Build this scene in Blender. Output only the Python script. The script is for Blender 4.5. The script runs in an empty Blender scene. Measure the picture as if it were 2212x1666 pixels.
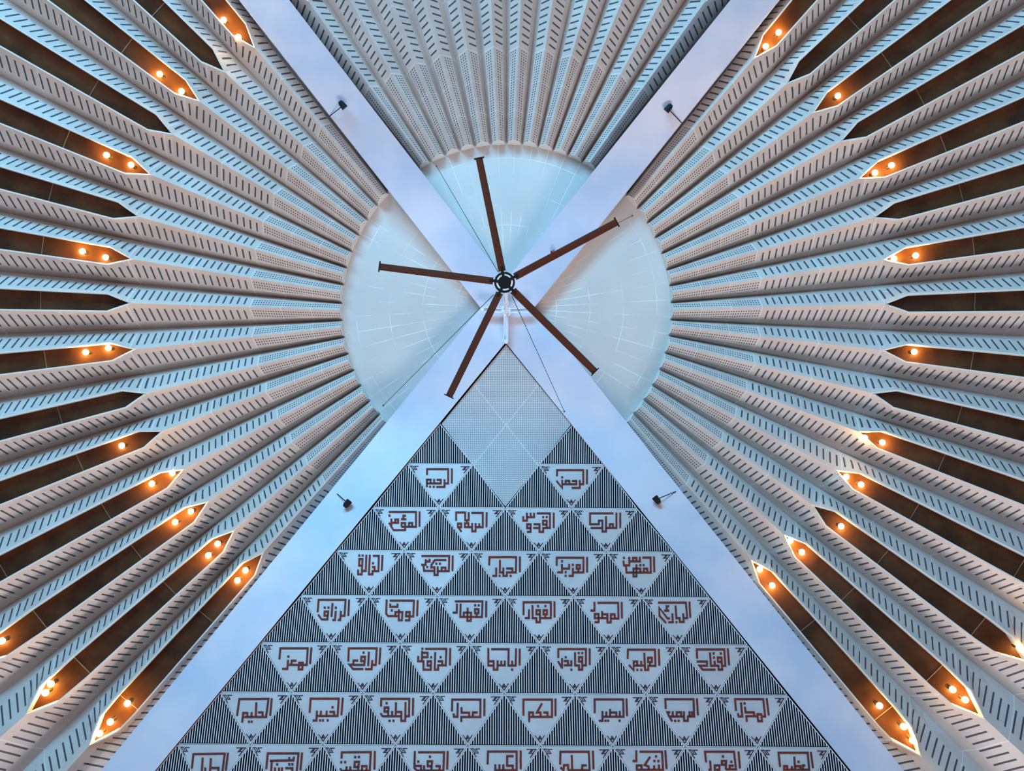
import bpy, math, random
from mathutils import Vector, Matrix
random.seed(7)
PI = math.pi
scene = bpy.context.scene
COL = scene.collection

# ---------------------------------------------------------------- camera
F = 1664.0                      # focal length in pixels of the 2212 px wide picture
CX, CY = 1106.0, 833.0
CAMZ = 1.6
cam = bpy.data.cameras.new('camera')
cam.sensor_width = 36.0
cam.lens = 36.0 * F / 2212.0
cam.clip_end = 400
camo = bpy.data.objects.new('camera', cam)
camo.location = (0, 0, CAMZ)
camo.rotation_euler = (PI, 0, 0)        # straight up; picture right = +X, picture down = +Y
COL.objects.link(camo)
scene.camera = camo

# ---------------------------------------------------------------- exposure, world, daylight
vs = scene.view_settings
vs.view_transform = 'Standard'
try: vs.look = 'None'
except Exception: pass
vs.gamma = 1.0
vs.use_curve_mapping = False
vs.exposure = -0.50

W_BLUE = (0.16, 0.58, 1.0)
W_WARM = (1.0, 0.80, 0.72)
W_STR_BLUE = 0.22
W_STR_WARM = 0.16
world = bpy.data.worlds.new('world'); scene.world = world
world.use_nodes = True
nt = world.node_tree; nt.nodes.clear()
tc = nt.nodes.new('ShaderNodeTexCoord')
dt = nt.nodes.new('ShaderNodeVectorMath'); dt.operation = 'DOT_PRODUCT'
dt.inputs[1].default_value = (-0.35, -0.93, 0.0)
nt.links.new(tc.outputs['Generated'], dt.inputs[0])
mr = nt.nodes.new('ShaderNodeMapRange'); mr.inputs['From Min'].default_value = -0.15; mr.inputs['From Max'].default_value = 0.75
mr.interpolation_type = 'SMOOTHSTEP'
nt.links.new(dt.outputs['Value'], mr.inputs['Value'])
mx = nt.nodes.new('ShaderNodeMix'); mx.data_type = 'RGBA'
mx.inputs[6].default_value = tuple(c * W_STR_WARM for c in W_WARM) + (1,)
mx.inputs[7].default_value = tuple(c * W_STR_BLUE for c in W_BLUE) + (1,)
nt.links.new(mr.outputs['Result'], mx.inputs['Factor'])
bg = nt.nodes.new('ShaderNodeBackground'); bg.inputs['Strength'].default_value = 1.0
nt.links.new(mx.outputs[2], bg.inputs['Color'])
wo = nt.nodes.new('ShaderNodeOutputWorld'); nt.links.new(bg.outputs[0], wo.inputs[0])

def area(name, loc, target, sx, sy, col, power):
    l = bpy.data.lights.new(name, 'AREA'); l.shape = 'RECTANGLE'; l.size = sx; l.size_y = sy
    l.color = col; l.energy = power
    o = bpy.data.objects.new(name, l); o.location = loc
    d = Vector(target) - Vector(loc)
    o.rotation_euler = d.to_track_quat('-Z', 'Y').to_euler()
    COL.objects.link(o); return o
# the tall glazed end of the hall (cool daylight), low and far to the upper left of the picture
area('daylight_glazing', (-15, -42, 6), (0, 2, 36), 40, 12, (0.20, 0.62, 1.0), 64000)
# the opposite glazed end, warmer light
area('entrance_glazing', (15, 50, 8), (0, -2, 36), 40, 12, (0.93, 0.93, 0.98), 38000)
# added fill panels at floor level, soft upward light without a real lamp
area('hall_fill', (-1, -8, 0.3), (-1, -4, 40), 26, 26, (1.0, 0.93, 0.92), 2300)
area('warm_wall_fill', (0, 15, 0.3), (0, 8, 40), 22, 16, (1.0, 0.86, 0.80), 2900)  # added to warm the lattice wall from below
# added cool fill panel, brings blue to the ribs of the upper side
area('cool_floor_fill', (-3, -22, 0.3), (-2, -16, 40), 18, 14, (0.28, 0.70, 1.0), 5600)

# ---------------------------------------------------------------- helpers
def tag(o, label=None, cat=None, group=None, kind=None):
    if label: o['label'] = label
    if cat: o['category'] = cat
    if group: o['group'] = group
    if kind: o['kind'] = kind
    return o

def empty(name, loc):
    o = bpy.data.objects.new(name, None); o.empty_display_size = 0.2
    o.location = loc; COL.objects.link(o); return o

class MB:
    def __init__(s): s.v = []; s.f = []; s.m = []; s.u1 = []; s.u2 = []
    def face(s, pts, m=0, u1=None, u2=None):
        b = len(s.v); s.v += [tuple(p) for p in pts]
        s.f.append(tuple(range(b, b + len(pts)))); s.m.append(m)
        s.u1 += list(u1) if u1 else [(0, 0)] * len(pts)
        s.u2 += list(u2) if u2 else [(0, 0)] * len(pts)
    def prism(s, a, b, m=0, mside=None):
        """a, b: two matching loops of points"""
        mside = m if mside is None else mside
        n = len(a)
        s.face(a, m); s.face(list(reversed(b)), m)
        for i in range(n):
            j = (i + 1) % n
            s.face([a[i], b[i], b[j], a[j]], mside)
    def bar(s, p, q, w, t, up=(0, 0, 1), m=0):
        p, q = Vector(p), Vector(q); d = (q - p).normalized(); up = Vector(up)
        sx = d.cross(up)
        if sx.length < 1e-4: sx = d.cross(Vector((1, 0, 0)))
        sx.normalize(); uz = sx.cross(d).normalized()
        off = [(-w/2, -t/2), (w/2, -t/2), (w/2, t/2), (-w/2, t/2)]
        s.prism([p + sx*a + uz*b for a, b in off], [q + sx*a + uz*b for a, b in off], m)
    def tube(s, p, q, r0, r1=None, n=16, m=0, caps=True):
        r1 = r0 if r1 is None else r1
        p, q = Vector(p), Vector(q); d = (q - p).normalized()
        x = d.cross(Vector((0, 0, 1)))
        if x.length < 1e-4: x = Vector((1, 0, 0))
        x.normalize(); y = d.cross(x).normalized()
        A = [p + (x*math.cos(2*PI*i/n) + y*math.sin(2*PI*i/n))*r0 for i in range(n)]
        B = [q + (x*math.cos(2*PI*i/n) + y*math.sin(2*PI*i/n))*r1 for i in range(n)]
        for i in range(n):
            j = (i+1) % n; s.face([A[i], B[i], B[j], A[j]], m)
        if caps: s.face(A, m); s.face(list(reversed(B)), m)
    def lathe(s, c, prof, n=32, m=0):
        """prof: list of (r, z) about a vertical axis through c"""
        c = Vector(c)
        rings = [[c + Vector((r*math.cos(2*PI*i/n), r*math.sin(2*PI*i/n), z)) for i in range(n)] for r, z in prof]
        for a, b in zip(rings, rings[1:]):
            for i in range(n):
                j = (i+1) % n; s.face([a[i], b[i], b[j], a[j]], m)
    def ball(s, c, r, n=12, k=8, m=0):
        s.lathe(c, [(max(1e-4, r*math.sin(PI*i/k)), r*math.cos(PI*i/k)) for i in range(k+1)], n, m)
    def build(s, name, mats, parent=None, smooth=False, weld=True):
        if not isinstance(mats, (list, tuple)): mats = [mats]
        if parent is not None:
            org = Vector(parent.location)
            q = parent.parent
            while q is not None: org += Vector(q.location); q = q.parent
        else:
            n = len(s.v); org = Vector((sum(p[0] for p in s.v)/n, sum(p[1] for p in s.v)/n, min(p[2] for p in s.v)))
        me = bpy.data.meshes.new(name)
        me.from_pydata([(p[0]-org[0], p[1]-org[1], p[2]-org[2]) for p in s.v], [], s.f)
        for m in mats: me.materials.append(m)
        me.polygons.foreach_set('material_index', s.m)
        l1 = me.uv_layers.new(name='uv_m'); l2 = me.uv_layers.new(name='uv_n')
        l1.data.foreach_set('uv', [c for u in s.u1 for c in u])
        l2.data.foreach_set('uv', [c for u in s.u2 for c in u])
        if weld or smooth:
            import bmesh
            bm = bmesh.new(); bm.from_mesh(me)
            bmesh.ops.remove_doubles(bm, verts=bm.verts, dist=1e-4)
            bmesh.ops.dissolve_degenerate(bm, edges=bm.edges, dist=1e-5)
            bmesh.ops.recalc_face_normals(bm, faces=bm.faces)
            bm.to_mesh(me); bm.free()
        if smooth:
            for p in me.polygons: p.use_smooth = True
            try: me.set_sharp_from_angle(angle=math.radians(40))
            except Exception: pass
        me.update()
        o = bpy.data.objects.new(name, me)
        if parent is not None: o.parent = parent
        else: o.location = org
        COL.objects.link(o); return o

# picture point at a given height above the camera -> world
def P(u, v, h): return Vector(((u - CX) / F * h, (v - CY) / F * h, h + CAMZ))
def P2(u, v, h): return Vector(((u - CX) / F * h, (v - CY) / F * h))

# ---------------------------------------------------------------- materials
def nodes_of(m):
    m.use_nodes = True; nt = m.node_tree; nt.nodes.clear()
    out = nt.nodes.new('ShaderNodeOutputMaterial'); b = nt.nodes.new('ShaderNodeBsdfPrincipled')
    nt.links.new(b.outputs[0], out.inputs[0]); return nt, b
def N(nt, typ, **kw):
    n = nt.nodes.new(typ)
    for k, v in kw.items(): setattr(n, k, v)
    return n
def math_(nt, op, a, b=None, c=None):
    n = nt.nodes.new('ShaderNodeMath'); n.operation = op
    for i, x in enumerate((a, b, c)):
        if x is None: continue
        if isinstance(x, (int, float)): n.inputs[i].default_value = x
        else: nt.links.new(x, n.inputs[i])
    return n.outputs[0]
def mixc(nt, fac, a, b):
    n = nt.nodes.new('ShaderNodeMix'); n.data_type = 'RGBA'
    if isinstance(fac, (int, float)): n.inputs['Factor'].default_value = fac
    else: nt.links.new(fac, n.inputs['Factor'])
    for idx, x in ((6, a), (7, b)):
        if isinstance(x, tuple): n.inputs[idx].default_value = x + (1,) if len(x) == 3 else x
        else: nt.links.new(x, n.inputs[idx])
    return n.outputs[2]
def noise_fac(nt, scale, detail=3, lo=0.35, hi=0.65):
    tc = nt.nodes.new('ShaderNodeTexCoord'); n = nt.nodes.new('ShaderNodeTexNoise')
    geo = nt.nodes.new('ShaderNodeNewGeometry')
    nt.links.new(geo.outputs['Position'], n.inputs['Vector'])
    n.inputs['Scale'].default_value = scale; n.inputs['Detail'].default_value = detail
    mr = nt.nodes.new('ShaderNodeMapRange'); mr.inputs['From Min'].default_value = lo; mr.inputs['From Max'].default_value = hi
    nt.links.new(n.outputs[0], mr.inputs['Value']); return mr.outputs[0]

def mat(name, col, rough=0.6, metal=0.0, var=None, scale=1.0, emit=None, estr=0.0, spec=0.5):
    m = bpy.data.materials.new(name); nt, b = nodes_of(m)
    b.inputs['Roughness'].default_value = rough; b.inputs['Metallic'].default_value = metal
    b.inputs['Specular IOR Level'].default_value = spec
    if var:
        nt.links.new(mixc(nt, noise_fac(nt, scale), col, var), b.inputs['Base Color'])
    else: b.inputs['Base Color'].default_value = tuple(col) + (1,)
    if emit:
        b.inputs['Emission Color'].default_value = tuple(emit) + (1,); b.inputs['Emission Strength'].default_value = estr
    return m

def rib_material():
    m = bpy.data.materials.new('rib_panel'); nt, b = nodes_of(m)
    u1 = N(nt, 'ShaderNodeUVMap', uv_map='uv_m'); u2 = N(nt, 'ShaderNodeUVMap', uv_map='uv_n')
    s1 = N(nt, 'ShaderNodeSeparateXYZ'); s2 = N(nt, 'ShaderNodeSeparateXYZ')
    nt.links.new(u1.outputs[0], s1.inputs[0]); nt.links.new(u2.outputs[0], s2.inputs[0])
    t, a, n = s1.outputs[0], s1.outputs[1], s2.outputs[1]
    fr = lambda x, p: math_(nt, 'SUBTRACT', math_(nt, 'FRACT', math_(nt, 'DIVIDE', x, p)), 0.5)
    gt = lambda x, y: math_(nt, 'GREATER_THAN', x, y)
    lt = lambda x, y: math_(nt, 'LESS_THAN', x, y)
    AND = lambda *xs: xs[0] if len(xs) == 1 else math_(nt, 'MULTIPLY', xs[0], AND(*xs[1:]))
    pt = 0.108
    fx, fy = fr(t, pt), fr(a, pt)
    d2 = math_(nt, 'ADD', math_(nt, 'MULTIPLY', fx, fx), math_(nt, 'MULTIPLY', fy, fy))
    dots = AND(lt(d2, 0.26**2), lt(t, 3.86), gt(a, 0.11), gt(n, 0.30))
    slot = AND(lt(math_(nt, 'ABSOLUTE', fr(t, 0.29)), 0.12), gt(t, 4.0), gt(n, 0.22), lt(n, 0.77))
    hole = math_(nt, 'MAXIMUM', dots, slot)
    tt = math_(nt, 'SUBTRACT', t, 3.93)
    j1 = AND(lt(math_(nt, 'ABSOLUTE', fr(math_(nt, 'ADD', tt, 0.655), 1.31)), 0.008), lt(t, 4.2))
    j2 = AND(lt(math_(nt, 'ABSOLUTE', fr(math_(nt, 'ADD', tt, 1.2), 2.4)), 0.0055), gt(t, 3.8))
    joint = math_(nt, 'MAXIMUM', j1, j2)
    ob = N(nt, 'ShaderNodeObjectInfo')
    base = mixc(nt, noise_fac(nt, 0.7), (0.52, 0.425, 0.38), (0.57, 0.48, 0.43))
    base = mixc(nt, joint, base, (0.70, 0.66, 0.62))
    base = mixc(nt, hole, base, (0.045, 0.048, 0.055))
    nt.links.new(base, b.inputs['Base Color'])
    b.inputs['Roughness'].default_value = 0.62
    return m

def perforated_material():
    m = bpy.data.materials.new('perforated_panel'); nt, b = nodes_of(m)
    u1 = N(nt, 'ShaderNodeUVMap', uv_map='uv_m'); u2 = N(nt, 'ShaderNodeUVMap', uv_map='uv_n')
    s1 = N(nt, 'ShaderNodeSeparateXYZ'); s2 = N(nt, 'ShaderNodeSeparateXYZ')
    nt.links.new(u1.outputs[0], s1.inputs[0]); nt.links.new(u2.outputs[0], s2.inputs[0])
    fr = lambda x, p: math_(nt, 'SUBTRACT', math_(nt, 'FRACT', math_(nt, 'DIVIDE', x, p)), 0.5)
    pt = 0.097
    fx, fy = fr(s1.outputs[0], pt), fr(s1.outputs[1], pt)
    d2 = math_(nt, 'ADD', math_(nt, 'MULTIPLY', fx, fx), math_(nt, 'MULTIPLY', fy, fy))
    dots = math_(nt, 'LESS_THAN', d2, 0.25**2)
    la = math_(nt, 'GREATER_THAN', math_(nt, 'ABSOLUTE', math_(nt, 'SUBTRACT', s2.outputs[0], 0.5)), 0.007)
    lb = math_(nt, 'GREATER_THAN', math_(nt, 'ABSOLUTE', math_(nt, 'SUBTRACT', s2.outputs[1], 0.5)), 0.007)
    hole = math_(nt, 'MULTIPLY', dots, math_(nt, 'MULTIPLY', la, lb))
    base = mixc(nt, noise_fac(nt, 0.5), (0.50, 0.455, 0.45), (0.55, 0.51, 0.50))
    base = mixc(nt, hole, base, (0.05, 0.05, 0.055))
    nt.links.new(base, b.inputs['Base Color']); b.inputs['Roughness'].default_value = 0.6
    return m

def disc_material(axis):
    m = bpy.data.materials.new('dome_plaster'); nt, b = nodes_of(m)
    geo = N(nt, 'ShaderNodeNewGeometry'); sub = N(nt, 'ShaderNodeVectorMath', operation='SUBTRACT')
    sub.inputs[1].default_value = (axis.x, axis.y, 0); nt.links.new(geo.outputs['Position'], sub.inputs[0])
    s = N(nt, 'ShaderNodeSeparateXYZ'); nt.links.new(sub.outputs[0], s.inputs[0])
    r = math_(nt, 'SQRT', math_(nt, 'ADD', math_(nt, 'MULTIPLY', s.outputs[0], s.outputs[0]), math_(nt, 'MULTIPLY', s.outputs[1], s.outputs[1])))
    th = math_(nt, 'ARCTAN2', s.outputs[1], s.outputs[0])
    rf = math_(nt, 'ABSOLUTE', math_(nt, 'SUBTRACT', math_(nt, 'FRACT', math_(nt, 'DIVIDE', r, 1.75)), 0.5))
    ring = math_(nt, 'LESS_THAN', rf, 0.010)
    tf = math_(nt, 'MULTIPLY', math_(nt, 'ABSOLUTE', math_(nt, 'SUBTRACT', math_(nt, 'FRACT', math_(nt, 'DIVIDE', th, math.radians(6.0))), 0.5)), math_(nt, 'MULTIPLY', r, math.radians(6.0)))
    rad = math_(nt, 'LESS_THAN', tf, 0.017)
    line = math_(nt, 'MAXIMUM', ring, rad)
    line = math_(nt, 'MULTIPLY', line, noise_fac(nt, 0.55, 2, 0.46, 0.62))
    base = mixc(nt, noise_fac(nt, 0.35), (0.515, 0.465, 0.435), (0.56, 0.51, 0.475))
    base = mixc(nt, line, base, (0.70, 0.68, 0.64))
    nt.links.new(base, b.inputs['Base Color']); b.inputs['Roughness'].default_value = 0.55
    return m

M_RIB = rib_material()
M_RIBCAP = mat('rib_end_plaster', (0.66, 0.63, 0.58), 0.7)
M_COVER = mat('light_block_dark', (0.02, 0.017, 0.016), 0.9)  # dark cover above the ribs, added to block sky light
M_BEAM = mat('painted_beam', (0.41, 0.46, 0.58), 0.42, var=(0.62, 0.56, 0.61), scale=0.26)  # blue and pink mottling paints cloudy reflections into the beam colour
M_BEAMEDGE = mat('beam_side', (0.62, 0.60, 0.66), 0.6)
M_PANEL = mat('panel_white', (0.46, 0.40, 0.395), 0.4, var=(0.53, 0.465, 0.455), scale=0.6)
M_LETTER = mat('letter_bronze', (0.20, 0.026, 0.012), 0.6, var=(0.10, 0.027, 0.025), scale=1.1, spec=0.12)
M_ORN = mat('ornament_bronze', (0.06, 0.018, 0.022), 0.6, spec=0.1)
M_BAR = mat('grille_white', (0.60, 0.55, 0.55), 0.5, spec=0.3)
M_BLACK = mat('grille_black', (0.003, 0.003, 0.006), 0.9, spec=0.02)
M_PERF = perforated_material()
M_FRAME = mat('window_frame_white', (0.58, 0.56, 0.53), 0.5)
M_PANE = mat('brown_glass', (0.085, 0.029, 0.009), 0.4, var=(0.04, 0.012, 0.004), scale=0.9, spec=0.15)
M_GBAR = mat('glazing_bar', (0.22, 0.13, 0.08), 0.5)
M_BULB = mat('lamp_bulb', (1, 0.8, 0.4), 0.3, emit=(1.0, 0.60, 0.15), estr=180.0)
M_HOUS = mat('lamp_housing', (0.12, 0.07, 0.03), 0.4, metal=0.6)
M_BLADE = mat('fan_blade_brown', (0.085, 0.021, 0.010), 0.8, spec=0.12)
M_HUB = mat('fan_hub_black', (0.010, 0.006, 0.006), 0.7, spec=0.15)
M_CHROME = mat('fan_ring_silver', (0.80, 0.80, 0.78), 0.35, metal=0.2)
M_WHITE = mat('white_steel', (0.72, 0.73, 0.80), 0.4)
M_CABLE = mat('steel_cable', (0.05, 0.06, 0.06), 0.5)
M_SPOT = mat('spotlight_black', (0.012, 0.011, 0.012), 0.6, spec=0.12)
M_SPOTG = mat('spotlight_lens', (0.10, 0.035, 0.03), 0.15)
M_RED = mat('red_plastic', (0.55, 0.01, 0.02), 0.35)
M_FLOOR = mat('warm_bounce_floor', (0.42, 0.20, 0.15), 0.9)  # unseen floor, its colour picked to bounce warm light upward

# ---------------------------------------------------------------- building geometry
HD = 40.0                       # height of the crown rim above the camera
AX = P2(1094, 665, HD)          # vertical axis of the shell
R0 = 357.0 / F * HD
SL = 0.50                       # slope of the folded shell
H0 = HD - 0.5                   # lowest line of a fold at the rim
def ridge_h(p): return H0 - SL * ((p - AX).length - R0)
def solve_ridge(u, v, dh=0.0):
    lo, hi = 8.0, 44.0
    for _ in range(60):
        m = (lo + hi) / 2
        p = P2(u, v, m)
        if m - (ridge_h(p) + dh) > 0: hi = m
        else: lo = m
    return P2(u, v, lo), lo
def W3(p, h): return Vector((p.x, p.y, h + CAMZ))
YA, YB = 4.0, 8.0               # the beams and the lattice wall bend down between these distances from the crown
HB, MB1, MW = 39.75, 0.10, 0.65
def hw(y):
    y = abs(y)
    if y < YA: return HB - MB1 * y
    q = min(y, YB) - YA
    h = HB - MB1 * (YA + q) - (MW - MB1) * q * q / (2 * (YB - YA))
    return h if y < YB else h - MW * (y - YB)
def beam_h(p): return hw(p.y - AX.y)
def solve_beam(u, v, dh=0.0):
    lo, hi = 8.0, 44.0
    for _ in range(60):
        m = (lo + hi) / 2
        if m - (beam_h(P2(u, v, m)) + dh) > 0: hi = m
        else: lo = m
    return W3(P2(u, v, lo), lo)

# floor, and an added dark cover keeping sky light out of the gaps
mb = MB(); mb.lathe((0, 0, -0.02), [(0.001, 0), (30, 0), (70, 0)], 48); fl = mb.build('floor', M_FLOOR); tag(fl, kind='structure')
mb = MB(); mb.lathe((AX.x, AX.y, CAMZ), [(0.001, 44.5), (9, 43.5), (34, 43.5 - SL*25 + 2.0), (40, 22)], 48)
rf = mb.build('light_block_cover', M_COVER); tag(rf, kind='structure')

# crown: flat round ceiling with a short drum
mb = MB()
n = 120; HDISC = HD + 0.32
for k in range(n):
    a0, a1 = 2*PI*k/n, 2*PI*(k+1)/n
    for r_, rr in ((0.0, 4.0), (4.0, 7.0), (7.0, 8.72)):
        pts = [(r_, a0), (rr, a0), (rr, a1), (r_, a1)]
        q = [W3(AX + Vector((r*math.cos(a), r*math.sin(a))), HDISC) for r, a in pts]
        if r_ == 0: q = q[1:]
        mb.face(q)
    mb.face([W3(AX + Vector((8.72*math.cos(a), 8.72*math.sin(a))), h) for a, h in ((a0, HDISC), (a1, HDISC), (a1, HD+0.8), (a0, HD+0.8))])
o = mb.build('ceiling', disc_material(AX)); tag(o, kind='structure')

# ---- folded ribs, traced quadrant by quadrant
TOPV = [(911.8,374),(933.5,355.9),(964.2,338.7),(994.5,327.4),(1026.6,318.4),(1060,312.5),(1093.5,310.7),(1127,313.4),(1161,319.7),(1192.2,329.2),(1222.9,341.4),(1253.6,355),(1279,377.6)]
LEFTV = [(853.5,430),(825.2,450.7),(803.6,479.6),(781.5,509.8),(762.3,543),(750.4,577.5),(740.8,613),(736.3,653.6),(738.9,690.6),(743,727),(752.8,762.6),(766.6,797.4),(783.4,829.2),(806.2,859.3),(827.8,886.3),(851.9,907.3)]
RIGHTV = [(1341.6,431),(1369,455),(1392.5,483.9),(1413.2,513.2),(1429.5,546.3),(1441.9,581.5),(1449.6,615.6),(1453.4,652.1),(1452,690),(1447.5,724),(1437.3,761.4),(1424,796),(1407.8,829.8),(1388,859.9),(1363.4,886.9),(1337,910.9)]
LEFTT = [(550,103),(485,155),(430,218),(373,290),(325,377),(299,468),(285,560),(282,655),(290,755),(315,850),(350,932),(395,1015),(448,1085),(505,1147),(568,1195)]
RIGHTT = [(1630,125),(1700,180),(1757,243),(1817,305),(1857,385),(1888,470),(1910,561),(1912,657),(1908,757),(1886,850),(1855,933),(1808,1017),(1756,1092),(1695,1157),(1624,1212)]
topx = [666,756,839.5,917.5,992,1061,1125.5,1194.5,1270.5,1345,1429.5,1523]
TOPT = []
for i, x in enumerate(topx):
    c = Vector((1093, 640)); d = Vector((x, 3)) - c
    dist = 768 + 42 * (1 - abs(i - 5.5) / 5.5)
    e = c + d.normalized() * dist; TOPT.append((e.x, e.y))
# picture position of the outer window tips where the photograph shows them
ENDS = {('left', 14): (192,1612), ('left', 13): (55,1545), ('right', 14): (1990,1634), ('right', 13): (2127,1553),
        ('left', 12): (-62,1440), ('right', 12): (2222,1432)}

WINDOWS = {}
def rib_dirs(V, T):
    tip = [solve_ridge(*t)[0] for t in T]
    v0 = [P2(u, v, HD) for u, v in V]
    v0 = [AX + (p - AX).normalized() * R0 for p in v0]
    vt = [tip[0] + (tip[0] - tip[1]) / 2] + [(a + b) / 2 for a, b in zip(tip, tip[1:])] + [tip[-1] + (tip[-1] - tip[-2]) / 2]
    vd = [(b - a).normalized() for a, b in zip(v0, vt)]
    r0 = [AX + ((a + b) / 2 - AX).normalized() * R0 for a, b in zip(v0, v0[1:])]
    return tip, v0, vd, r0

def build_quadrant(side, V, T, words):
    tip, v0, vd, r0 = rib_dirs(V, T)
    n = len(T)
    for i in range(n):
        dR = (tip[i] - r0[i]).normalized(); tt = (tip[i] - r0[i]).length
        if (side, i) in ENDS:
            e = solve_ridge(*ENDS[(side, i)])[0]; tend = (e - r0[i]).length
            dW = (e - tip[i]).normalized()
        else: tend = tt + 15.0; dW = dR
        pr = Vector((-dW.y, dW.x))
        def centre(t):
            return r0[i] + dR * t if t <= tt else tip[i] + dW * (t - tt)
        def hw(t):
            x, y = t - tt, tend - t
            if x <= 0 or y <= 0: return 0.0
            return max(0.0, min(0.40 * x / 0.85, 0.40 + 0.018 * (x - 0.85), 0.47 * y / 0.9))
        st = [0, 1.3, 2.6, 3.93, 5.5, 7.0]
        st = [s for s in st if s < tt - 0.4] + [tt]
        wst = [tt, tt + 0.42, tt + 0.85]
        x = tt + 2.0
        while x < tend - 1.4: wst.append(x); x += 1.3
        wst += [tend - 0.9, tend - 0.45, tend]
        st = st + wst[1:]
        TMAX = 25.0
        x = tend + 1.2
        while x < TMAX: st.append(x); x += 1.5
        def D(t): return 0.5 + 0.08 * min(t, 9.0)
        def val(j, t):
            p = v0[j] + vd[j] * t
            return p, ridge_h(p) + D(t)
        secs = []
        for t in st:
            c = centre(t); w = hw(t); h = ridge_h(c)
            a, ha = val(i, t); b, hb = val(i + 1, t)
            # left edge lies on the side of valley i
            sgn = 1.0 if (a - c).dot(pr) > 0 else -1.0
            ea, eb = c + pr * (sgn * w), c - pr * (sgn * w)
            secs.append((t, W3(a, ha), W3(ea, h), W3(eb, h), W3(b, hb), w))
        # each side: smooth face from the ridge edge up to a shoulder, then a steep groove wall up to the valley line
        def shoulder(q, va, ea):
            g = 0.27
            p = q[va].lerp(q[ea], g); return p
        mb = MB(); up = Vector((0, 0, 0.12))
        def lift(q, va): return q[va] + Vector((0, 0, 0.42 - 0.024 * min(q[0], 11)))
        for s0, s1 in zip(secs, secs[1:]):
            t0, t1 = s0[0], s1[0]
            for va, ea in ((1, 2), (4, 3)):
                w0 = (s0[va].xy - s0[ea].xy).length; w1 = (s1[va].xy - s1[ea].xy).length
                m0, m1 = shoulder(s0, va, ea), shoulder(s1, va, ea)
                mb.face([m0, s0[ea], s1[ea], m1], 0,
                        [(t0, w0*.73), (t0, 0), (t1, 0), (t1, w1*.73)], [(t0, .2), (t0, 1), (t1, 1), (t1, .2)])
                mb.face([lift(s0, va), m0, m1, lift(s1, va)], 0,
                        [(t0, w0), (t0, w0*.73), (t1, w1*.73), (t1, w1)], [(t0, 0), (t0, .2), (t1, .2), (t1, 0)])
            v = [lift(s0, 1), lift(s0, 4), lift(s1, 4), lift(s1, 1)]
            mb.face([p + up for p in v], 1)
            mb.face([v[0], v[0] + up, v[3] + up, v[3]], 1); mb.face([v[1], v[1] + up, v[2] + up, v[2]], 1)
        s = secs[0]
        mb.face([lift(s, 1), shoulder(s, 1, 2), s[2], shoulder(s, 4, 3), lift(s, 4), lift(s, 4) + up, lift(s, 1) + up], 1)
        o = mb.build('ceiling_rib', [M_RIB, M_RIBCAP])
        tag(o, 'pale folded ceiling rib, %s' % words(i, n), 'ceiling rib', 'folded ribs of the tent ceiling', 'structure')
        WINDOWS[(side, i)] = dict(secs=[q for q in secs if tt - 1e-6 <= q[0] <= tend + 1e-6], tip=tip[i], d=dW, pr=pr, tt=tt)

ORD = ['first','second','third','fourth','fifth','sixth','seventh','eighth','ninth','tenth','eleventh','twelfth','thirteenth','fourteenth','fifteenth','sixteenth']
build_quadrant('top', TOPV, TOPT, lambda i, n: '%s from the left in the fan above the round crown' % ORD[i])
build_quadrant('left', LEFTV, LEFTT, lambda i, n: '%s down from the upper left beam, left of the crown' % ORD[i])
build_quadrant('right', RIGHTV, RIGHTT, lambda i, n: '%s down from the upper right beam, right of the crown' % ORD[i])

# ---- windows cut in the ridges
WDEPTH = 0.34
wn = 0
LAMPS = {
 ('left',0): [(483,43),(515,80)], ('left',2): [(345,160),(392,197)], ('left',4): [(230,335),(283,356)], ('left',6): [(178,543),(228,556)],
 ('left',8): [(185,761),(234,752)], ('left',10): [(263,963)], ('left',11): [(328,1045),(372,1022)], ('left',12): [(378,1128),(412,1105),(4,1385)],
 ('left',13): [(450,1200),(470,1175),(110,1478),(98,1497)], ('left',14): [(513,1254),(530,1232),(275,1520),(238,1560),(215,1585)],
 ('right',0): [(1682,70),(1654,100)], ('right',2): [(1810,207)], ('right',4): [(1926,357),(1890,373)], ('right',6): [(1978,552),(1931,559)],
 ('right',8): [(1975,760)], ('right',10): [(1868,946),(1906,956)], ('right',11): [(1828,1030),(1860,1047)], ('right',12): [(1817,1137),(2203,1400)],
 ('right',13): [(1707,1168),(1732,1193),(2058,1490),(2085,1512)], ('right',14): [(1641,1230),(1668,1265),(1900,1525),(1952,1570),(1972,1600)]}
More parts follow.
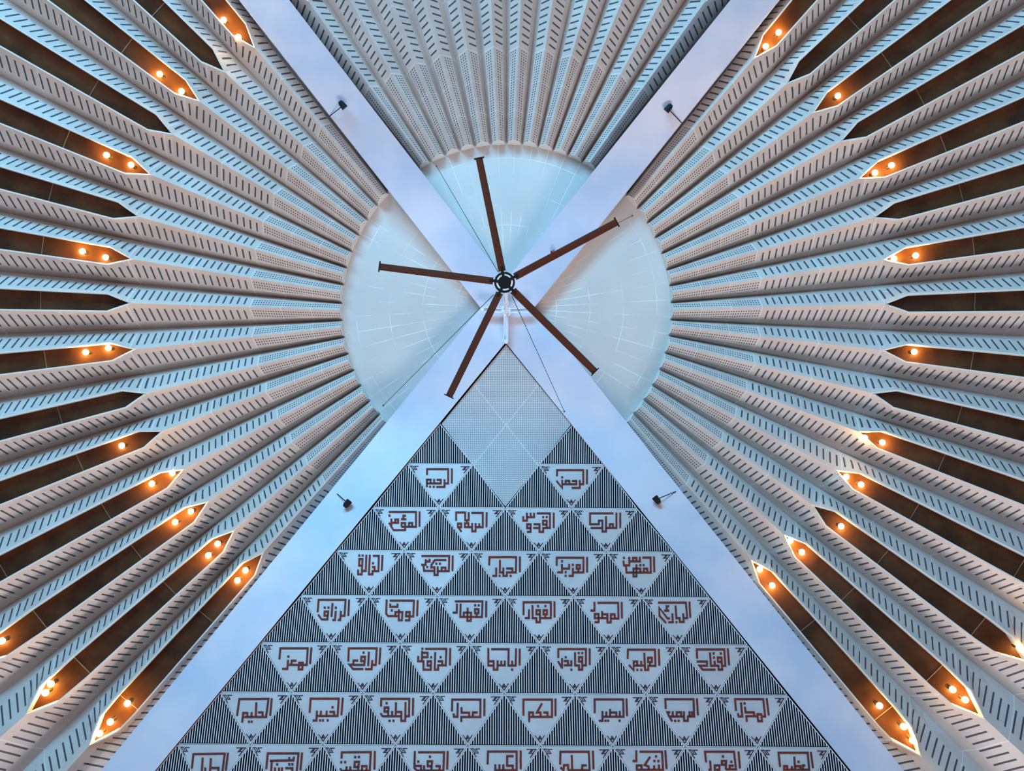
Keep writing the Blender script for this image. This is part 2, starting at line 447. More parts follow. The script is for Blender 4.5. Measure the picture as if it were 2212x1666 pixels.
for side, nn in (('left', 15), ('right', 15), ('top', 12)):
    for i in range(nn):
        if side == 'top' and 0 < i < 11: continue
        w = WINDOWS[(side, i)]; secs = w['secs']
        A = [s[2] for s in secs]; B = [s[3] for s in secs]
        loop = A + list(reversed(B[1:-1]))
        wn += 1
        root = empty('window_%d' % wn, (A[0].x, A[0].y, A[0].z)); 
        lit = len(LAMPS.get((side, i), []))
        where = {'left': '%s down left of the crown' % ORD[i], 'right': '%s down right of the crown' % ORD[i],
                 'top': 'above the crown beside the upper %s beam' % ('left' if i == 0 else 'right')}[side]
        tag(root, 'long pointed brown glass window in a rib ridge, %s' % where, 'window', 'pointed windows in the rib ridges', 'structure')
        c = sum(loop, Vector()) / len(loop)
        up = Vector((0, 0, WDEPTH)); dn = Vector((0, 0, -0.03))
        def inset(k, d):
            p, q, r = loop[k-1], loop[k], loop[(k+1) % len(loop)]
            e1 = (q - p).xy.normalized(); e2 = (r - q).xy.normalized()
            n1 = Vector((-e1.y, e1.x)); n2 = Vector((-e2.y, e2.x))
            b = (n1 + n2); b = b.normalized() / max(0.35, b.normalized().dot(n1)) if b.length > 1e-3 else n1
            return q + Vector((b.x * d, b.y * d, 0))
        # orientation of the loop
        area2 = sum(loop[k].x * loop[(k+1) % len(loop)].y - loop[(k+1) % len(loop)].x * loop[k].y for k in range(len(loop)))
        sg = 1 if area2 > 0 else -1
        fr_ = MB()
        outer = [inset(k, -0.032 * sg) for k in range(len(loop))]; inner = [inset(k, 0.028 * sg) for k in range(len(loop))]
        L = len(loop)
        for k in range(L):
            j = (k + 1) % L
            fr_.face([outer[k] + dn, inner[k] + dn, inner[j] + dn, outer[j] + dn])
            fr_.face([outer[k] + dn, outer[j] + dn, outer[j] + Vector((0,0,0.06)), outer[k] + Vector((0,0,0.06))])
            fr_.face([inner[k] + dn, inner[k] + up, inner[j] + up, inner[j] + dn])
        fr_.build('frame', M_FRAME, root)
        pn = MB()
        for k in range(len(secs) - 1):
            q = [A[k], B[k], B[k+1], A[k+1]]
            pn.prism([x + up for x in q], [x + up + Vector((0, 0, 0.04)) for x in q])
        pn.build('pane', M_PANE, root)
        gb = MB()
        for k in range(4, len(secs) - 3, 3):
            gb.bar(A[k] + up - Vector((0, 0, 0.015)), B[k] + up - Vector((0, 0, 0.015)), 0.022, 0.03)
        if gb.v: gb.build('glazing_bars', M_GBAR, root)
        # lamps
        lp = sorted(LAMPS.get((side, i), []), key=lambda q: math.hypot(q[0] - 1094, q[1] - 665))
        for k, (u, v) in enumerate(lp):
            p, h = solve_ridge(u, v, 0.0)
            lo = empty('ceiling_lamp', W3(p, h))
            order = 'the only one' if len(lp) == 1 else '%s out from the crown' % ORD[k]
            tag(lo, 'amber lamp, %s, in window strip %s' % (order, where), 'lamp', 'amber lamps in the window strips')
            bm = MB(); bm.ball(W3(p, h), 0.125, 14, 10); bm.build('bulb', M_BULB, lo, smooth=True)
            hm = MB(); hm.tube(W3(p, h + 0.09), W3(p, h + 0.40), 0.06, 0.10, 12); hm.build('lamp_holder', M_HOUS, lo, smooth=True)

# ---- the four crossing beams
def beam_poly(pts, label, cut=None):
    """pts: outer-left far, inner-left, centre, inner-right, outer-right far (picture points of the underside)"""
    mb = MB(); up = Vector((0, 0, 1.0))
    x_on = lambda a, b, v: a[0] + (b[0] - a[0]) * (v - a[1]) / (b[1] - a[1])
    sgn = 1 if pts[0][1] > 700 else -1
    # rows follow the straight crease where the beam folds down
    def vrow(y): return CY + F * (AX.y + sgn * y) / hw(y)
    v0 = pts[3][1] if sgn * (pts[3][1] - pts[1][1]) > 0 else pts[1][1]
    rows = [v0] + [vrow(y) for y in [YA + (YB - YA) * i / 10 for i in range(11)]]
    rows += [rows[-1] + (pts[0][1] - rows[-1]) * i / 6 for i in range(1, 7)]
    L = [solve_beam(x_on(pts[1], pts[0], v), v) for v in rows]
    R = [solve_beam(x_on(pts[3], pts[4], v), v) for v in rows]
    a, c, b = solve_beam(*pts[1]), solve_beam(*pts[2]), solve_beam(*pts[3])
    inner = [L[0]] + ([a] if (a - L[0]).length > 0.02 else []) + [c] + ([b] if (b - R[0]).length > 0.02 else []) + [R[0]]
    for i in range(len(rows) - 1):
        mb.face([L[i], R[i], R[i+1], L[i+1]], 0)
        mb.face([L[i] + up, L[i+1] + up, R[i+1] + up, R[i] + up], 1)
        mb.face([L[i], L[i+1], L[i+1] + up, L[i] + up], 1)
        mb.face([R[i], R[i] + up, R[i+1] + up, R[i+1]], 1)
    mb.face(list(reversed(inner)), 0); mb.face([q + up for q in inner], 1)
    for p, q in zip(inner, inner[1:]): mb.face([p, p + up, q + up, q], 1)
    mb.face([L[-1], R[-1], R[-1] + up, L[-1] + up], 1)
    o = mb.build('beam', [M_BEAM, M_BEAMEDGE], smooth=True)
    tag(o, label, 'beam', 'crossing ceiling beams', 'structure'); return o
C0 = (1093, 672)
beam_poly([(282,-300),(1038,665),C0,(1092,607),(394,-300)], 'broad pale ceiling beam running to the upper left corner')
beam_poly([(1818,-300),(1092,607),C0,(1155,663),(1922,-300)], 'broad pale ceiling beam running to the upper right corner')
beam_poly([(-16,1950),(1038,665),C0,(1092,740),(101.5,1950)], 'broad pale ceiling beam running to the lower left corner')
beam_poly([(2068,1950),(1092,740),C0,(1155,663),(2179,1950)], 'broad pale ceiling beam running to the lower right corner')

# ---- lattice wall between the lower beams
def Q(u, v, off=0.0):
    """point of the lattice wall seen at a picture point, off metres proud of it"""
    k = (v - CY) / F; o = 0.28 - off
    lo, hi = 10.0, 44.0
    for _ in range(44):
        h = (lo + hi) / 2
        if h - (hw(k * h - AX.y) + o) > 0: hi = h
        else: lo = h
    return P(u, v, h)
ROWY = [916.5, 1003.3, 1098, 1191.5, 1289, 1391.5, 1499.3, 1612, 1731]
ROWX = [1093.7, 1093, 1091.5, 1091.5, 1091.6, 1089.9, 1089, 1088.9, 1088.2]
ROWS = [142.7, 141.9, 143.1, 145.7, 147.3, 150.3, 153.2, 156.6, 160.2]
def node(i, k): return Vector((ROWX[i] + ROWS[i] * k, ROWY[i] + 0.0055 * ROWS[i] * k))

# backing wall
mb = MB()
vs_ = [735, 800, 860, 900, 930, 960, 985, 1003, 1300, 1960]
for va, vb in zip(vs_, vs_[1:]):
    q = [(1092 - .8186*(va-735), va), (1092 - .8186*(vb-735), vb), (1092 + .807*(vb-735), vb), (1092 + .807*(va-735), va)]
    if va == 735: q = q[:3]
    mb.prism([Q(u, v, -0.11) for u, v in q], [Q(u, v, -0.3) for u, v in q])
o = mb.build('wall_lower', M_BLACK); tag(o, kind='structure')

# perforated diamond
dn_ = [Vector((1093, 741.5)), node(0, 1), node(2, 0), node(0, -1)]
dn_ = [c + (Vector((1093, 918)) - c) * 0.018 for c in dn_]
mb = MB()
bot = [Q(p.x, p.y, 0.10) for p in dn_]; top_ = [Q(p.x, p.y, 0.0) for p in dn_]
G = 20
for a in range(G):
    for b in range(G):
        cs = [(a/G, b/G), ((a+1)/G, b/G), ((a+1)/G, (b+1)/G), (a/G, (b+1)/G)]
        def bl(s, t):
            p = dn_[0]*(1-s)*(1-t) + dn_[1]*s*(1-t) + dn_[2]*s*t + dn_[3]*(1-s)*t
            return Q(p.x, p.y, 0.10)
        pts = [bl(s, t) for s, t in cs]
        mb.face(pts, 0, [(p.x, p.y * 1.12) for p in pts], cs)
        mb.face([q + Vector((0, 0, 0.10)) for q in reversed(pts)], 1)
for k in range(4):
    for g in range(G):
        e = [dn_[k] + (dn_[(k+1) % 4] - dn_[k]) * t for t in (g/G, (g+1)/G)]
        e = [Q(p.x, p.y, 0.10) for p in e]
        mb.face([e[0], e[0] + Vector((0, 0, 0.10)), e[1] + Vector((0, 0, 0.10)), e[1]], 1)
o = mb.build('perforated_panel', [M_PERF, M_BAR])
tag(o, 'large perforated diamond panel under the beam crossing, top of the lattice wall', 'panel')

def tri_bary(px, ref):
    (x1,y1),(x2,y2),(x3,y3) = ref
    d = (y2-y3)*(x1-x3)+(x3-x2)*(y1-y3)
    a = ((y2-y3)*(px[0]-x3)+(x3-x2)*(px[1]-y3))/d
    b = ((y3-y1)*(px[0]-x3)+(x1-x3)*(px[1]-y3))/d
    return a, b, 1-a-b

def stroke(mb, pts, w, off0, off1, closed=False):
    """mitred flat bar along a polyline given in picture points of the wall"""
    pts = [Vector(p) for p in pts]
    if len(pts) == 1:
        p = pts[0]; r = w * 0.53
        sq = [p + Vector((-r, -r)), p + Vector((r, -r)), p + Vector((r, r)), p + Vector((-r, r))]
        mb.prism([Q(s.x, s.y, off1) for s in sq], [Q(s.x, s.y, off0) for s in sq]); return
    n = len(pts); closed = closed or (pts[0] - pts[-1]).length < 0.4
    if closed: pts = pts[:-1]; n -= 1
    L = []; R = []
    for i in range(n):
        if closed: d1 = (pts[i] - pts[i-1]).normalized(); d2 = (pts[(i+1) % n] - pts[i]).normalized()
        else:
            d1 = (pts[i] - pts[i-1]).normalized() if i > 0 else (pts[1] - pts[0]).normalized()
            d2 = (pts[i+1] - pts[i]).normalized() if i < n-1 else d1
        n1 = Vector((-d1.y, d1.x)); n2 = Vector((-d2.y, d2.x)); b = n1 + n2
        if b.length < 0.2: b = n1.copy(); k = 1.0
        else: b.normalize(); k = min(1/max(0.3, b.dot(n1)), 2.2)
        L.append(pts[i] + b*(w/2*k)); R.append(pts[i] - b*(w/2*k))
    for i in range(n if closed else n-1):
        j = (i+1) % n
        sq = [L[i], R[i], R[j], L[j]]
        mb.prism([Q(s.x, s.y, off1) for s in sq], [Q(s.x, s.y, off0) for s in sq])

# each inscription: crop origin, scale, strokes traced from the photograph; the last entry is the lone alif
def crop(x0, y0, k, s):
    out = []
    for st in s.split(';'):
        st = st.strip()
        if not st: continue
        out.append([(x0 + float(a.split(',')[0]) / k, y0 + float(a.split(',')[1]) / k) for a in st.split()])
    return out
c1, c2 = (870,995,13.825), (1155,995,13.825)
c3, c4, c5 = (820,1090,7.9), (1110,1090,7.9), (740,1185,7.9)
c6, c7 = (1040,1185,9.217), (1300,1185,9.217)
c8, c9, c10 = (660,1280,8.508), (960,1280,8.508), (1260,1280,8.508)
c11, c12, c13, c14 = (590,1385,8.848), (880,1385,8.508), (1180,1385,8.508), (1470,1385,13.825)
c15, c16, c17, c18 = (490,1495,8.508), (800,1495,8.508), (1110,1495,4.8615), (1420,1495,4.6815)
c19, c20, c21, c22 = (390,1606,4.514), (710,1606,4.514), (1030,1606,4.514), (1350,1606,2.9395)
TEXTS = {1: [
 ('ar-rahim', c1, '725,430 725,255 1355,255 1355,680 1245,680;1245,560 1245,785 1000,785;1465,235 1465,680;1010,575 1135,575 1135,680 720,680;935,550 935,680;720,790 720,570 830,570 830,680;815,780;925,780'),
 ('ar-rahman', c2, '665,465 665,285 1450,285 1450,705 1345,705;1345,580 1345,815 1105,815;1560,265 1560,705;1110,605 1243,605 1243,705 820,705;925,705 925,600 1032,600 1032,705;820,575 820,815 650,605;820,497')],
2: [
 ('al-mumin', c3, '155,127 620,127 620,380 375,380;375,380 375,315 435,315 435,435 235,435 160,310;500,380 500,315 555,315 555,380;450,190 405,190 405,250;365,250 455,250;265,315 265,255 315,255 315,310 200,310;200,240 200,395;168,188;682,118 680,375'),
 ('as-salam', c3, '1305,275 1305,135 1460,135 1460,265 1520,265 1520,128;1490,265 1490,320;1455,320 1515,320 1515,385 1455,385 1455,320;1515,385 1580,385;1578,315 1578,455 1637,455 1637,315;1637,385 1760,385 1760,140 1565,140;1700,320 1700,385;1335,385 1335,325 1392,325 1392,387 1335,387;1340,385 1395,465;1827,130 1823,385'),
 ('al-quddus', c4, '390,150 615,150 615,398 500,398 500,465 437,465 437,335 335,335;330,398 437,398;560,398 560,275 497,275 497,340 560,340;500,213;560,213;285,400 225,400 225,335 285,335 285,465 222,465;345,140 345,215 222,215;285,140 285,215;222,140 222,275 160,275 160,200;680,140 680,400'),
 ('al-malik', c4, '1700,150 1300,150 1300,335 1450,335 1450,275 1510,275 1510,460 1572,460 1572,200;1310,398 1510,398;1572,398 1750,398 1750,138;1635,398 1635,335 1690,335 1690,398;1815,138 1815,400')],
3: [
 ('al-khaliq', c5, '515,125 618,125 610,385 510,385 510,440 447,440 465,105;500,315 545,315 545,385;518,250;405,105 395,380 330,380;335,290 280,290 285,180 340,180 325,440 265,440 265,360;285,120;343,120;680,112 668,378'),
 ('al-mutakabbir', c5, '1345,127 1820,127 1812,385 1630,385;1690,385 1690,325 1755,325 1755,385;1622,305 1622,450 1567,450 1567,320 1510,320 1515,280 1575,195 1770,195;1567,380 1390,380 1380,280;1340,278 1415,278 1420,180;1420,220 1485,220 1485,175;1600,258;1660,258;1445,315;1880,120 1875,385'),
 ('al-jabbar', c6, '153,335 158,172 690,172 685,475 505,475 505,545 435,545 435,380;490,397 615,397 615,475;368,230 365,475 435,475;292,380 292,545 215,545;362,543;580,545;765,160 765,470'),
 ('al-aziz', c6, '1497,345 1500,182 2030,182 2030,475 1820,475;1895,400 1895,330 1960,330 1960,400 1895,400;1927,400 1927,475;1820,385 1820,545 1735,545;1818,325;1600,310 1605,473 1505,473;1605,400 1745,400 1745,308;1605,253;1677,470;1677,543;2103,168 2103,475'),
 ('al-muhaymin', c7, '805,180 970,180 975,478 490,478 480,340;430,240 440,335 548,335 545,165;548,255 760,255 755,165;620,255 620,185 690,185 690,255;690,315 690,555 630,555 630,400 765,400 765,475;835,475 835,400 905,400 905,475;440,185;765,330;830,330;1038,160 1045,470')],
4: [
 ('ar-razzaq', c8, '220,360 240,135 735,135 715,428 650,428;650,340 635,505 590,505;555,340 540,505 490,505;495,195 475,445;415,425 345,425 350,350 415,350 400,495 295,495 230,405;352,278;420,278;555,280;800,130 785,430'),
 ('al-wahhab', c8, '1545,150 1990,150 1980,440 1910,440;1910,435 1845,435 1850,360 1915,360 1908,510 1825,510;1715,310 1712,510 1770,510 1780,360 1650,360 1650,430;1712,432 1515,432 1480,390 1490,130;1555,205 1555,260 1690,260 1690,205;1583,328;2060,140 2050,435'),
 ('al-qahhar', c9, '190,162 700,162 690,450 290,450 297,205;230,205 225,370 150,370;427,280 420,520 485,520 490,370 355,370 355,450;560,380 560,305 625,305 625,380 560,380;592,380 592,450;563,235;630,235;768,155 765,455'),
 ('al-ghaffar', c9, '1453,415 1455,180 1955,180 1955,470 1760,470;1820,400 1820,325 1885,325 1885,400 1820,400;1853,400 1853,470;1755,400 1690,400 1690,325 1755,325 1755,545 1690,545 1690,470 1620,470 1617,235;1553,310 1553,470 1475,470;1720,250;1855,250;2022,165 2022,460'),
 ('al-musawwir', c10, '258,190 640,190 645,480 505,480 505,550 443,550 443,400 345,400;345,345 345,470;505,480 505,400 575,400 580,480;443,470 210,470 210,395 280,395 280,545 205,545;205,172 205,332 130,332;705,175 710,475'),
 ('al-bari', c10, '1375,187 1885,187 1910,470 1850,470;1835,385 1845,540 1775,540 1770,470 1710,470 1695,240;1635,385 1645,545 1560,545;1520,560 1400,430 1395,280 1545,475 1590,475;1580,255 1530,255 1535,335;1485,332 1580,332;1712,545;1950,168 1965,465')],
5: [
 ('al-muizz', c11, '118,350 138,138 660,138 640,455 300,455;285,360 270,530 170,530;445,375 355,375 345,455;485,540 495,415 565,415 555,540 485,540;290,295;730,120 705,435'),
 ('ar-rafi', c11, '1435,390 1445,138 1980,138 1960,455 1890,455;1895,365 1880,535 1755,535;1830,205 1815,475;1745,380 1680,380 1685,300 1755,300 1740,455 1530,455;1625,372 1535,372 1530,455;1530,450 1455,450 1525,533 1725,533;1727,220;2050,125 2030,445'),
 ('al-khafid', c12, '325,143 715,143 705,445 565,445 565,525 500,525 510,205;555,370 640,370 640,440;610,295;425,450 370,450 370,370 435,370 430,525 295,525 295,370 195,370 200,275;270,180 265,370;265,215 370,215 370,295 270,295;437,297;275,140;787,130 780,445'),
 ('al-basit', c12, '1540,150 1860,150 1855,450 1990,450 1997,135;1925,360 1925,450;1925,525;1790,360 1790,445 1660,445;1725,360 1725,445;1658,355 1655,525 1585,525 1585,370 1490,370;1488,130 1485,450 1580,450;2065,140 2062,445'),
 ('al-qabid', c13, '220,310 220,147 728,147 728,447 665,447;665,375 600,375 600,295 660,295 660,525 600,525 600,447 530,447 528,205;595,220;660,220;460,355 460,445 320,445;320,365 400,365 400,445;290,315 290,505;285,490 215,370;357,297;462,525;798,135 798,440'),
 ('al-alim', c13, '1495,325 1500,158 1997,158 2005,455 1875,455 1875,530 1815,530 1800,215;1870,385 1870,305 1940,305 1940,385 1870,385;1905,385 1905,455;1810,450 1620,450;1745,365 1745,450;1670,450 1670,375 1605,375 1605,535 1520,440;1673,530;1745,530;2068,145 2078,450'),
 ('al-fattah', c14, '497,520 485,250 1305,250 1340,740 1230,740;1215,620 1120,620 1110,490 1220,490 1245,855 1140,855 1130,735 905,735 880,340;1015,590 1025,735;988,368;998,490;1205,368;480,610 790,610 790,735 565,735 660,855 1045,855;1410,215 1450,720')],
6: [
 ('al-halim', c15, '185,440 230,130 765,125 720,460 300,460;540,190 530,455;570,375 655,375 655,455;375,450 375,385 300,385 280,560;455,370 450,455;405,545;455,545;825,115 795,435'),
 ('al-khabir', c15, '1520,380 1540,122 2055,122 2035,440 1650,440;1885,365 1970,365 1970,440;1835,345 1830,440;1730,345 1720,440;1655,345 1645,525 1575,525;1942,280;1712,522;1765,522;1853,522;2130,105 2105,425'),
 ('al-latif', c16, '195,265 200,125 715,125 710,445 640,445;645,185 640,530 567,530 570,365 480,365;470,190 465,445;567,445 225,445 185,390;400,350 400,445;330,360 258,360 262,285 330,285 325,445;298,205;352,530;425,530;787,110 780,435'),
 ('al-adl', c16, '1498,355 1505,140 2022,140 2020,460 1670,460 1670,550;1605,200 1600,455 1533,455 1530,395;1675,280 1675,380 1815,380 1815,460;1970,375 1885,375 1880,460;2097,125 2095,440'),
 ('al-hakam', c17, '100,248 100,80 400,80 400,262 160,262;310,215 352,215 352,262;280,262 280,215 242,215 295,120;160,315 160,215 200,215 200,262;437,70 437,252'),
 ('al-basir', c17, '848,222 848,78 1148,78 1152,260 935,260;1112,200 1112,260;1010,180 1010,260;1010,215 1075,215 1075,260;970,205 970,260;930,200 930,303 892,303;962,302;990,302;1110,302;1182,68 1188,252'),
 ('as-sami', c18, '85,170 80,73 365,73 372,248 308,248 308,292 270,292 268,195;350,195 350,248;325,195 325,248;270,248 115,248;195,248 195,205 240,205 240,248;155,195 155,248;130,205 100,205 118,246 150,297;180,292;215,292;400,65 410,235'),
 ('al-mudhill', c18, '795,190 785,72 1070,72 1090,248 1055,248;1010,225 1050,225 1058,295 1020,295 1010,225;1015,245 900,245 905,302;885,150 892,205 975,205 978,245;845,105 858,248 820,248 815,215;882,115;1105,62 1126,236')],
7: [
 ('al-jalil', c19, '110,245 125,105 430,100 405,300;215,140 205,300;295,145 285,300;240,235 240,300;300,240 370,240 365,300;462,92 440,265'),
 ('al-hasib', c19, '835,250 850,98 1150,98 1130,300;870,170 1100,165 1105,130;1060,135 1060,165;890,170 880,300;942,205;1060,205;1090,205;920,235 920,290;960,235 960,290;990,235 985,290;1020,242 1090,242 1090,290;1185,90 1168,262'),
 ('al-muqit', c20, '125,148 128,88 410,85 400,268 130,268 110,245;122,183;160,183;258,133;295,133;290,230 250,230 255,180 295,180 285,268;325,268 325,222 368,222 368,268;210,225 210,268;175,225 170,268;450,75 445,255'),
 ('al-hafiz', c20, '870,87 1125,87 1118,265 860,265 835,240 840,75;845,220 900,220 900,262;930,215 930,262;1005,222 965,222 965,175 1008,175 1000,262;1040,222 1082,222 1080,262;987,130;873,178;1160,75 1155,255'),
 ('al-kabir', c21, '105,205 108,80 388,80 388,262 180,262 180,205;220,205 220,262;258,205 258,262;358,125 295,125 295,218 350,218 350,262;427,70 427,252'),
 ('al-ali', c21, '812,205 815,82 1092,82 1100,262 890,262;925,115 930,262;1072,215 1028,215 1025,262;890,262 890,212 850,212 845,262 815,235;1132,72 1137,252'),
 ('ash-shakur', c22, '92,53 235,53 242,168 75,168;72,45 72,112 48,112;160,85 125,137 150,147 150,168;75,172 75,140 105,140 105,168;185,140 185,168;215,135 215,168;197,83;187,112;212,112;256,45 264,162'),
 ('al-ghafur', c22, '515,120 508,53 692,53 705,165 640,165;690,142 665,142 665,165;645,135 615,135 615,112 642,112 640,165;540,110 545,168 530,168;570,140 600,140 600,168 570,168 570,140;622,83;675,117;721,52 730,158'),
 ('al-azim', c22, '985,150 975,60 1160,60 1170,168 1010,168 1010,145 1030,145 1030,168;1075,85 1080,168;1060,145 1060,168;1080,145 1115,145 1115,168;1145,140 1130,140 1130,168;1102,117;1180,55 1194,157')]}

OREF = [(138, 97), (2074, 117), (1060, 1410)]
ORNS = [['460,172 345,172 412,268 318,268 225,165 290,165 350,245', '290,270 360,362'],
        ['1705,190 1845,190 1765,282 1870,282 1955,190 1880,190 1815,265', '1880,285 1795,385'],
        ['925,1140 1005,1235 1060,1150 1115,1235 1190,1140', '1060,1200 1020,1262 1060,1312 1098,1262 1060,1200']]
for r, items in TEXTS.items():
    npan = len(items)
    for k, (word, c, s) in enumerate(items):
        if r == 1: ka = (-1.5, 0.5)[k]
        else: ka = -(1 + r/2) + k
        a, b, ap = node(r, ka), node(r, ka + 1), node(r + 1, ka + 0.5)
        cen = (a + b + ap) / 3
        tri = [p + (cen - p) * 0.012 for p in (a, b, ap)]
        loc = Q(cen.x, cen.y, 0.1)
        root = empty('calligraphy_panel', loc)
        tag(root, 'white triangular panel lettered "%s", %s from left in %s row of the lattice wall' % (word, ORD[k], ORD[r-1]), 'panel', 'lettered triangular panels')
        mb = MB(); mb.prism([Q(p.x, p.y, 0.11) for p in tri], [Q(p.x, p.y, 0.0) for p in tri]); mb.build('board', M_PANEL, root)
        sw = 4.15 * ROWS[r] / 143.0
        strokes = crop(*c, s)
        mb = MB()
        for i, st in enumerate(strokes):
            off = 0.140 if i % 2 == 0 else 0.144
            stroke(mb, st, sw, 0.105, off)
        lt = mb.build('lettering', M_LETTER, root, weld=False); lt['label'] = 'red-brown square kufic letters'
        for orn in ORNS:
            mb = MB()
            for i, st in enumerate(orn):
                pts = []
                for x in st.split():
                    u, v = [float(y) for y in x.split(',')]
                    w_ = tri_bary((u, v), OREF); p = a*w_[0] + b*w_[1] + ap*w_[2]; pts.append((p.x, p.y))
                stroke(mb, pts, 1.7 * ROWS[r] / 143.0, 0.105, 0.128 + 0.002*i)
            mb.build('corner_ornament', M_ORN, root, weld=False)

# slatted triangles between the panels
NB = 30
for r in range(0, 8):
    if r == 0: ks = [-1, 1]
    elif r == 1: ks = [-1.5, -0.5, 0.5, 1.5]
    else: ks = [-(1 + r/2) + j for j in range(int(3 + r) if r >= 2 else 0)]
    for j, k in enumerate(ks):
        ap, a, b = node(r, k), node(r + 1, k - 0.5), node(r + 1, k + 0.5)
        cen = (a + b + ap) / 3
        root = empty('slatted_grille', Q(cen.x, cen.y, 0.05))
        tag(root, 'triangular grille of white upright slats over black, %s from left in %s grille row' % (ORD[j], ORD[r]), 'grille', 'slatted triangular grilles')
        tri = [p + (cen - p) * 0.026 for p in (a, b, ap)]
        mb = MB(); mb.prism([Q(p.x, p.y, -0.06) for p in tri], [Q(p.x, p.y, -0.09) for p in tri]); mb.build('backing', M_BLACK, root)
        mb = MB(); med = ap - (a + b) / 2
        def bp(q, hf): return a + (b - a) * q + med * hf
        for i in range(NB):
            q0, q1 = (i + 0.5 - 0.185) / NB, (i + 0.5 + 0.185) / NB
            h0, h1 = 1 - abs(2*q0 - 1), 1 - abs(2*q1 - 1)
            base = 0.03
            if min(h0, h1) < base + 0.01: continue
            poly = [bp(q0, base), bp(q1, base), bp(q1, h1)] + ([bp(0.5, 1.0)] if q0 < 0.5 < q1 else []) + [bp(q0, h0)]
            mb.prism([Q(p.x, p.y, 0.10) for p in poly], [Q(p.x, p.y, -0.02) for p in poly])
        mb.build('slats', M_BAR, root, weld=False)
        mb = MB()
        stroke(mb, [tri[0], tri[1], tri[2], tri[0]], 1.7, -0.06, 0.105)
        mb.build('frame', M_BAR, root, weld=False)

# ---------------------------------------------------------------- ceiling fan
HF = 27.87
HUB = P(1090, 610, HF)
root = empty('ceiling_fan', HUB)
tag(root, 'huge five-bladed dark brown ceiling fan hanging below the beam crossing', 'fan')
mb = MB(); mb.lathe(HUB, [(0.001, -0.05), (0.2, -0.05), (0.235, -0.02), (0.235, 0.12), (0.001, 0.12)], 40); mb.build('hub_cover', M_HUB, root, smooth=True)
mb = MB(); mb.lathe(HUB, [(0.305, -0.04), (0.375, -0.04), (0.375, 0.10), (0.305, 0.10), (0.305, -0.04)], 48); mb.build('hub_ring', M_HUB, root, smooth=True)
mb = MB(); mb.lathe(HUB, [(0.24, -0.02), (0.30, -0.02), (0.30, 0.08), (0.24, 0.08), (0.24, -0.02)], 48); mb.build('hub_plate', M_CHROME, root, smooth=True)
mb = MB(); mb.lathe(HUB, [(0.001, 0.12), (0.30, 0.12), (0.30, 0.55), (0.16, 0.72), (0.001, 0.72)], 32); mb.build('motor', M_HUB, root, smooth=True)
BH = 39.3
top = P(1093, 672, BH)
rodtop = Vector((HUB.x, HUB.y, BH + CAMZ - 0.1))
mb = MB(); mb.tube(HUB + Vector((0, 0, 0.7)), rodtop, 0.085, n=20)
mb.lathe((HUB.x, HUB.y, HUB.z + 6.6), [(0.086, 0), (0.12, 0.0), (0.12, 0.5), (0.086, 0.5)], 20)
mb.build('drop_rod', M_WHITE, root, smooth=True)
for tx, ty in ((1035,342),(1332,480),(1285,803),(970,856),(820,576)):
    d = Vector((tx - 1090, ty - 610)); ln = d.length / F * HF; d.normalize()
    D3 = Vector((d.x, d.y, 0)); S3 = Vector((-d.y, d.x, 0)); UP = Vector((0, 0, 1))
    mb = MB(); nseg = 8; prev = None; ns = 14
    for i in range(nseg + 1):
        s = i / nseg; x = 0.42 + (ln - 0.42) * s
        ch = 0.275 - 0.02 * s; tw = math.radians(14 - 8 * s)
        ring = []
        for k in range(ns):
            a = 2 * PI * k / ns
            cx = math.cos(a) * ch / 2; cz = math.sin(a) * 0.028 * (1.15 - 0.5 * math.cos(a)) + 0.02
            ring.append(HUB + D3 * x + S3 * (cx * math.cos(tw) - cz * math.sin(tw)) + UP * (cz * math.cos(tw) + cx * math.sin(tw)))
        if prev:
            for k in range(ns):
                j = (k + 1) % ns; mb.face([prev[k], prev[j], ring[j], ring[k]])
        else: mb.face(ring)
        prev = ring
    mb.face(list(reversed(prev)))
    bl = mb.build('blade', M_BLADE, root, smooth=True)
    mb = MB(); c = HUB + D3 * (ln + 0.01)
    mb.bar(c - S3 * 0.19 + UP*0.02, c + S3 * 0.19 + UP*0.02, 0.035, 0.10); mb.build('tip_cap', M_HUB, bl)
    mb = MB(); mb.bar(HUB + D3 * 0.20 - UP * 0.035, HUB + D3 * 0.56 - UP * 0.02, 0.10, 0.03); mb.build('blade_arm', M_HUB, root)

# guy wires from the fan motor to the crown rim
for (u0, v0_, u1, v1, words) in ((1076,588,943,359,'up to the crown rim above the fan'), (1108,598,1366,466,'to the crown rim right of the fan'),
                                 (1066,637,828,876,'to the crown rim lower left of the fan'), (1106,640,1219,889,'down toward the perforated diamond')):
    mb = MB()
    a = P(u0, v0_, HF + 0.35); b = P(u1, v1, 39.6) if v1 < 880 else P(u1, v1, 37.6)
    mb.tube(a, b, 0.014, n=6); mb.ball(b, 0.05, 8, 6)
    o = mb.build('guy_wire', M_CABLE); tag(o, 'thin dark stay wire from the fan %s' % words, 'wire', 'stay wires of the fan')

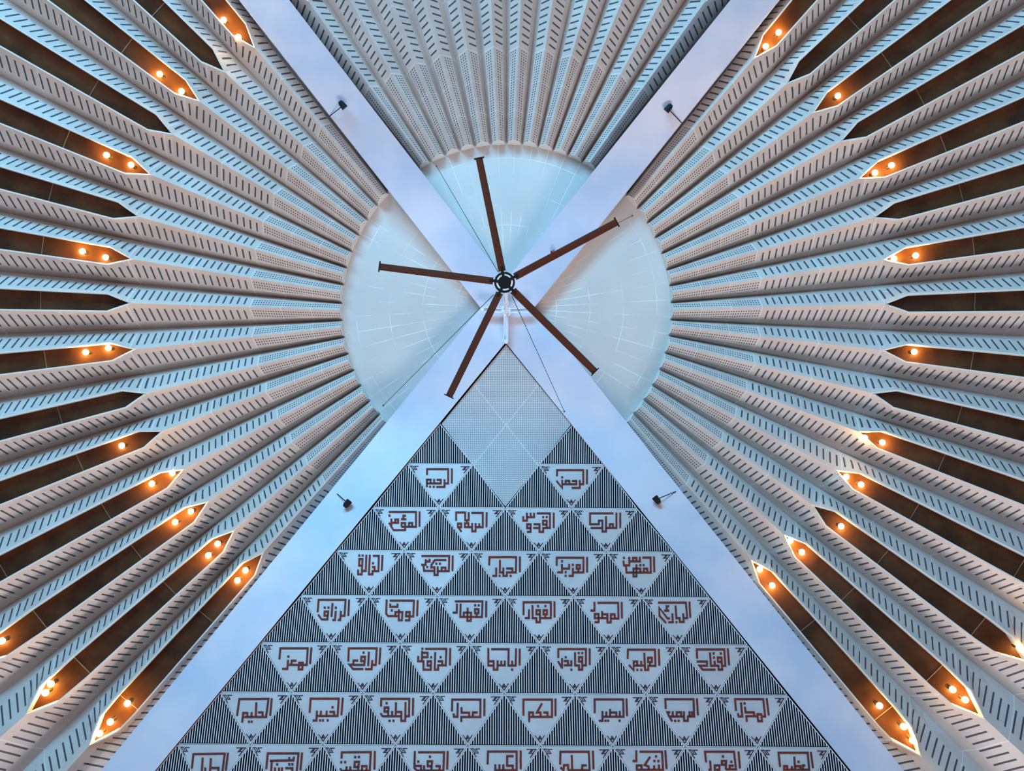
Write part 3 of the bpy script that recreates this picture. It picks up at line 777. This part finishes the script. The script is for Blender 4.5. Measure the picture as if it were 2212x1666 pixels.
# steel mounting cross under the beam crossing
root = empty('mounting_cross', top)
tag(root, 'white steel mounting cross bolted under the beam crossing, holding the fan rod', 'bracket')
def hp(u, v, h=BH): return P(u, v, h)
mb = MB(); mb.lathe(top, [(0.001, -0.10), (0.24, -0.10), (0.30, -0.03), (0.30, 0.05), (0.001, 0.05)], 8); mb.build('centre_plate', M_WHITE, root)
for (u, v) in ((1042, 669), (1146, 670), (1092, 618), (1093, 738)):
    mb = MB(); e = hp(u, v, BH)
    d = (e - top).normalized(); sd = Vector((-d.y, d.x, 0))
    mb.bar(top, e, 0.20, 0.05)
    for q in (-0.10, 0.10): mb.bar(top + sd*q + Vector((0,0,-0.06)), e + sd*q + Vector((0,0,-0.06)), 0.03, 0.16)
    mb.build('arm', M_WHITE, root)
    mb = MB(); mb.lathe(e + Vector((0,0,-0.1)), [(0.001, -0.06), (0.09, -0.06), (0.12, 0.0), (0.12, 0.12), (0.001, 0.12)], 14); mb.build('end_bolt', M_WHITE, root, smooth=True)

# spotlights on the beams
for (u, v, au, av, words) in ((741,228,712,251,'upper left'), (1443,235,1473,266,'upper right'), (751,1087,728,1067,'lower left'), (1418,1079,1460,1062,'lower right')):
    pe = solve_beam(au, av, -0.02)
    h = pe.z - CAMZ - 0.55
    c = P(u, v, h)
    root = empty('spotlight', c)
    tag(root, 'small black spotlight on an arm at the edge of the %s beam' % words, 'spotlight', 'black spotlights on the beams')
    aim = (Vector((AX.x, AX.y, 30)) - c); aim = Vector((aim.x, aim.y, 3.0)).normalized()
    mb = MB(); mb.tube(c - aim * 0.16, c + aim * 0.14, 0.13, 0.155, 8); mb.tube(c - aim * 0.24, c - aim * 0.16, 0.09, 0.13, 8); mb.build('body', M_SPOT, root)
    mb = MB(); mb.tube(c + aim * 0.13, c + aim * 0.155, 0.13, 0.13, 12); mb.build('lens', M_SPOTG, root)
    mb = MB(); mb.tube(c, pe, 0.022, n=8); mb.build('arm', M_HUB, root)
    mb = MB()
    for q in (-1, 1):
        mb.bar(c + Vector((0.15*q, 0, -0.1)), c + Vector((0.15*q, 0, 0.12)), 0.03, 0.05)
    mb.build('yoke', M_SPOT, root)

# red sounder fixed to the upper right beam above a fan blade
c = solve_beam(1195.5, 544, -0.14)
root = empty('alarm_sounder', c); tag(root, 'small red alarm sounder fixed under the upper right beam beside a fan blade', 'alarm')
mb = MB(); mb.lathe(c, [(0.001, -0.10), (0.07, -0.10), (0.10, 0.02), (0.10, 0.10), (0.001, 0.10)], 12); mb.build('body', M_RED, root, smooth=True)
mb = MB(); mb.bar(c + Vector((-0.14, 0, 0.06)), c + Vector((0.14, 0, 0.06)), 0.10, 0.06); mb.build('base', M_HUB, root)
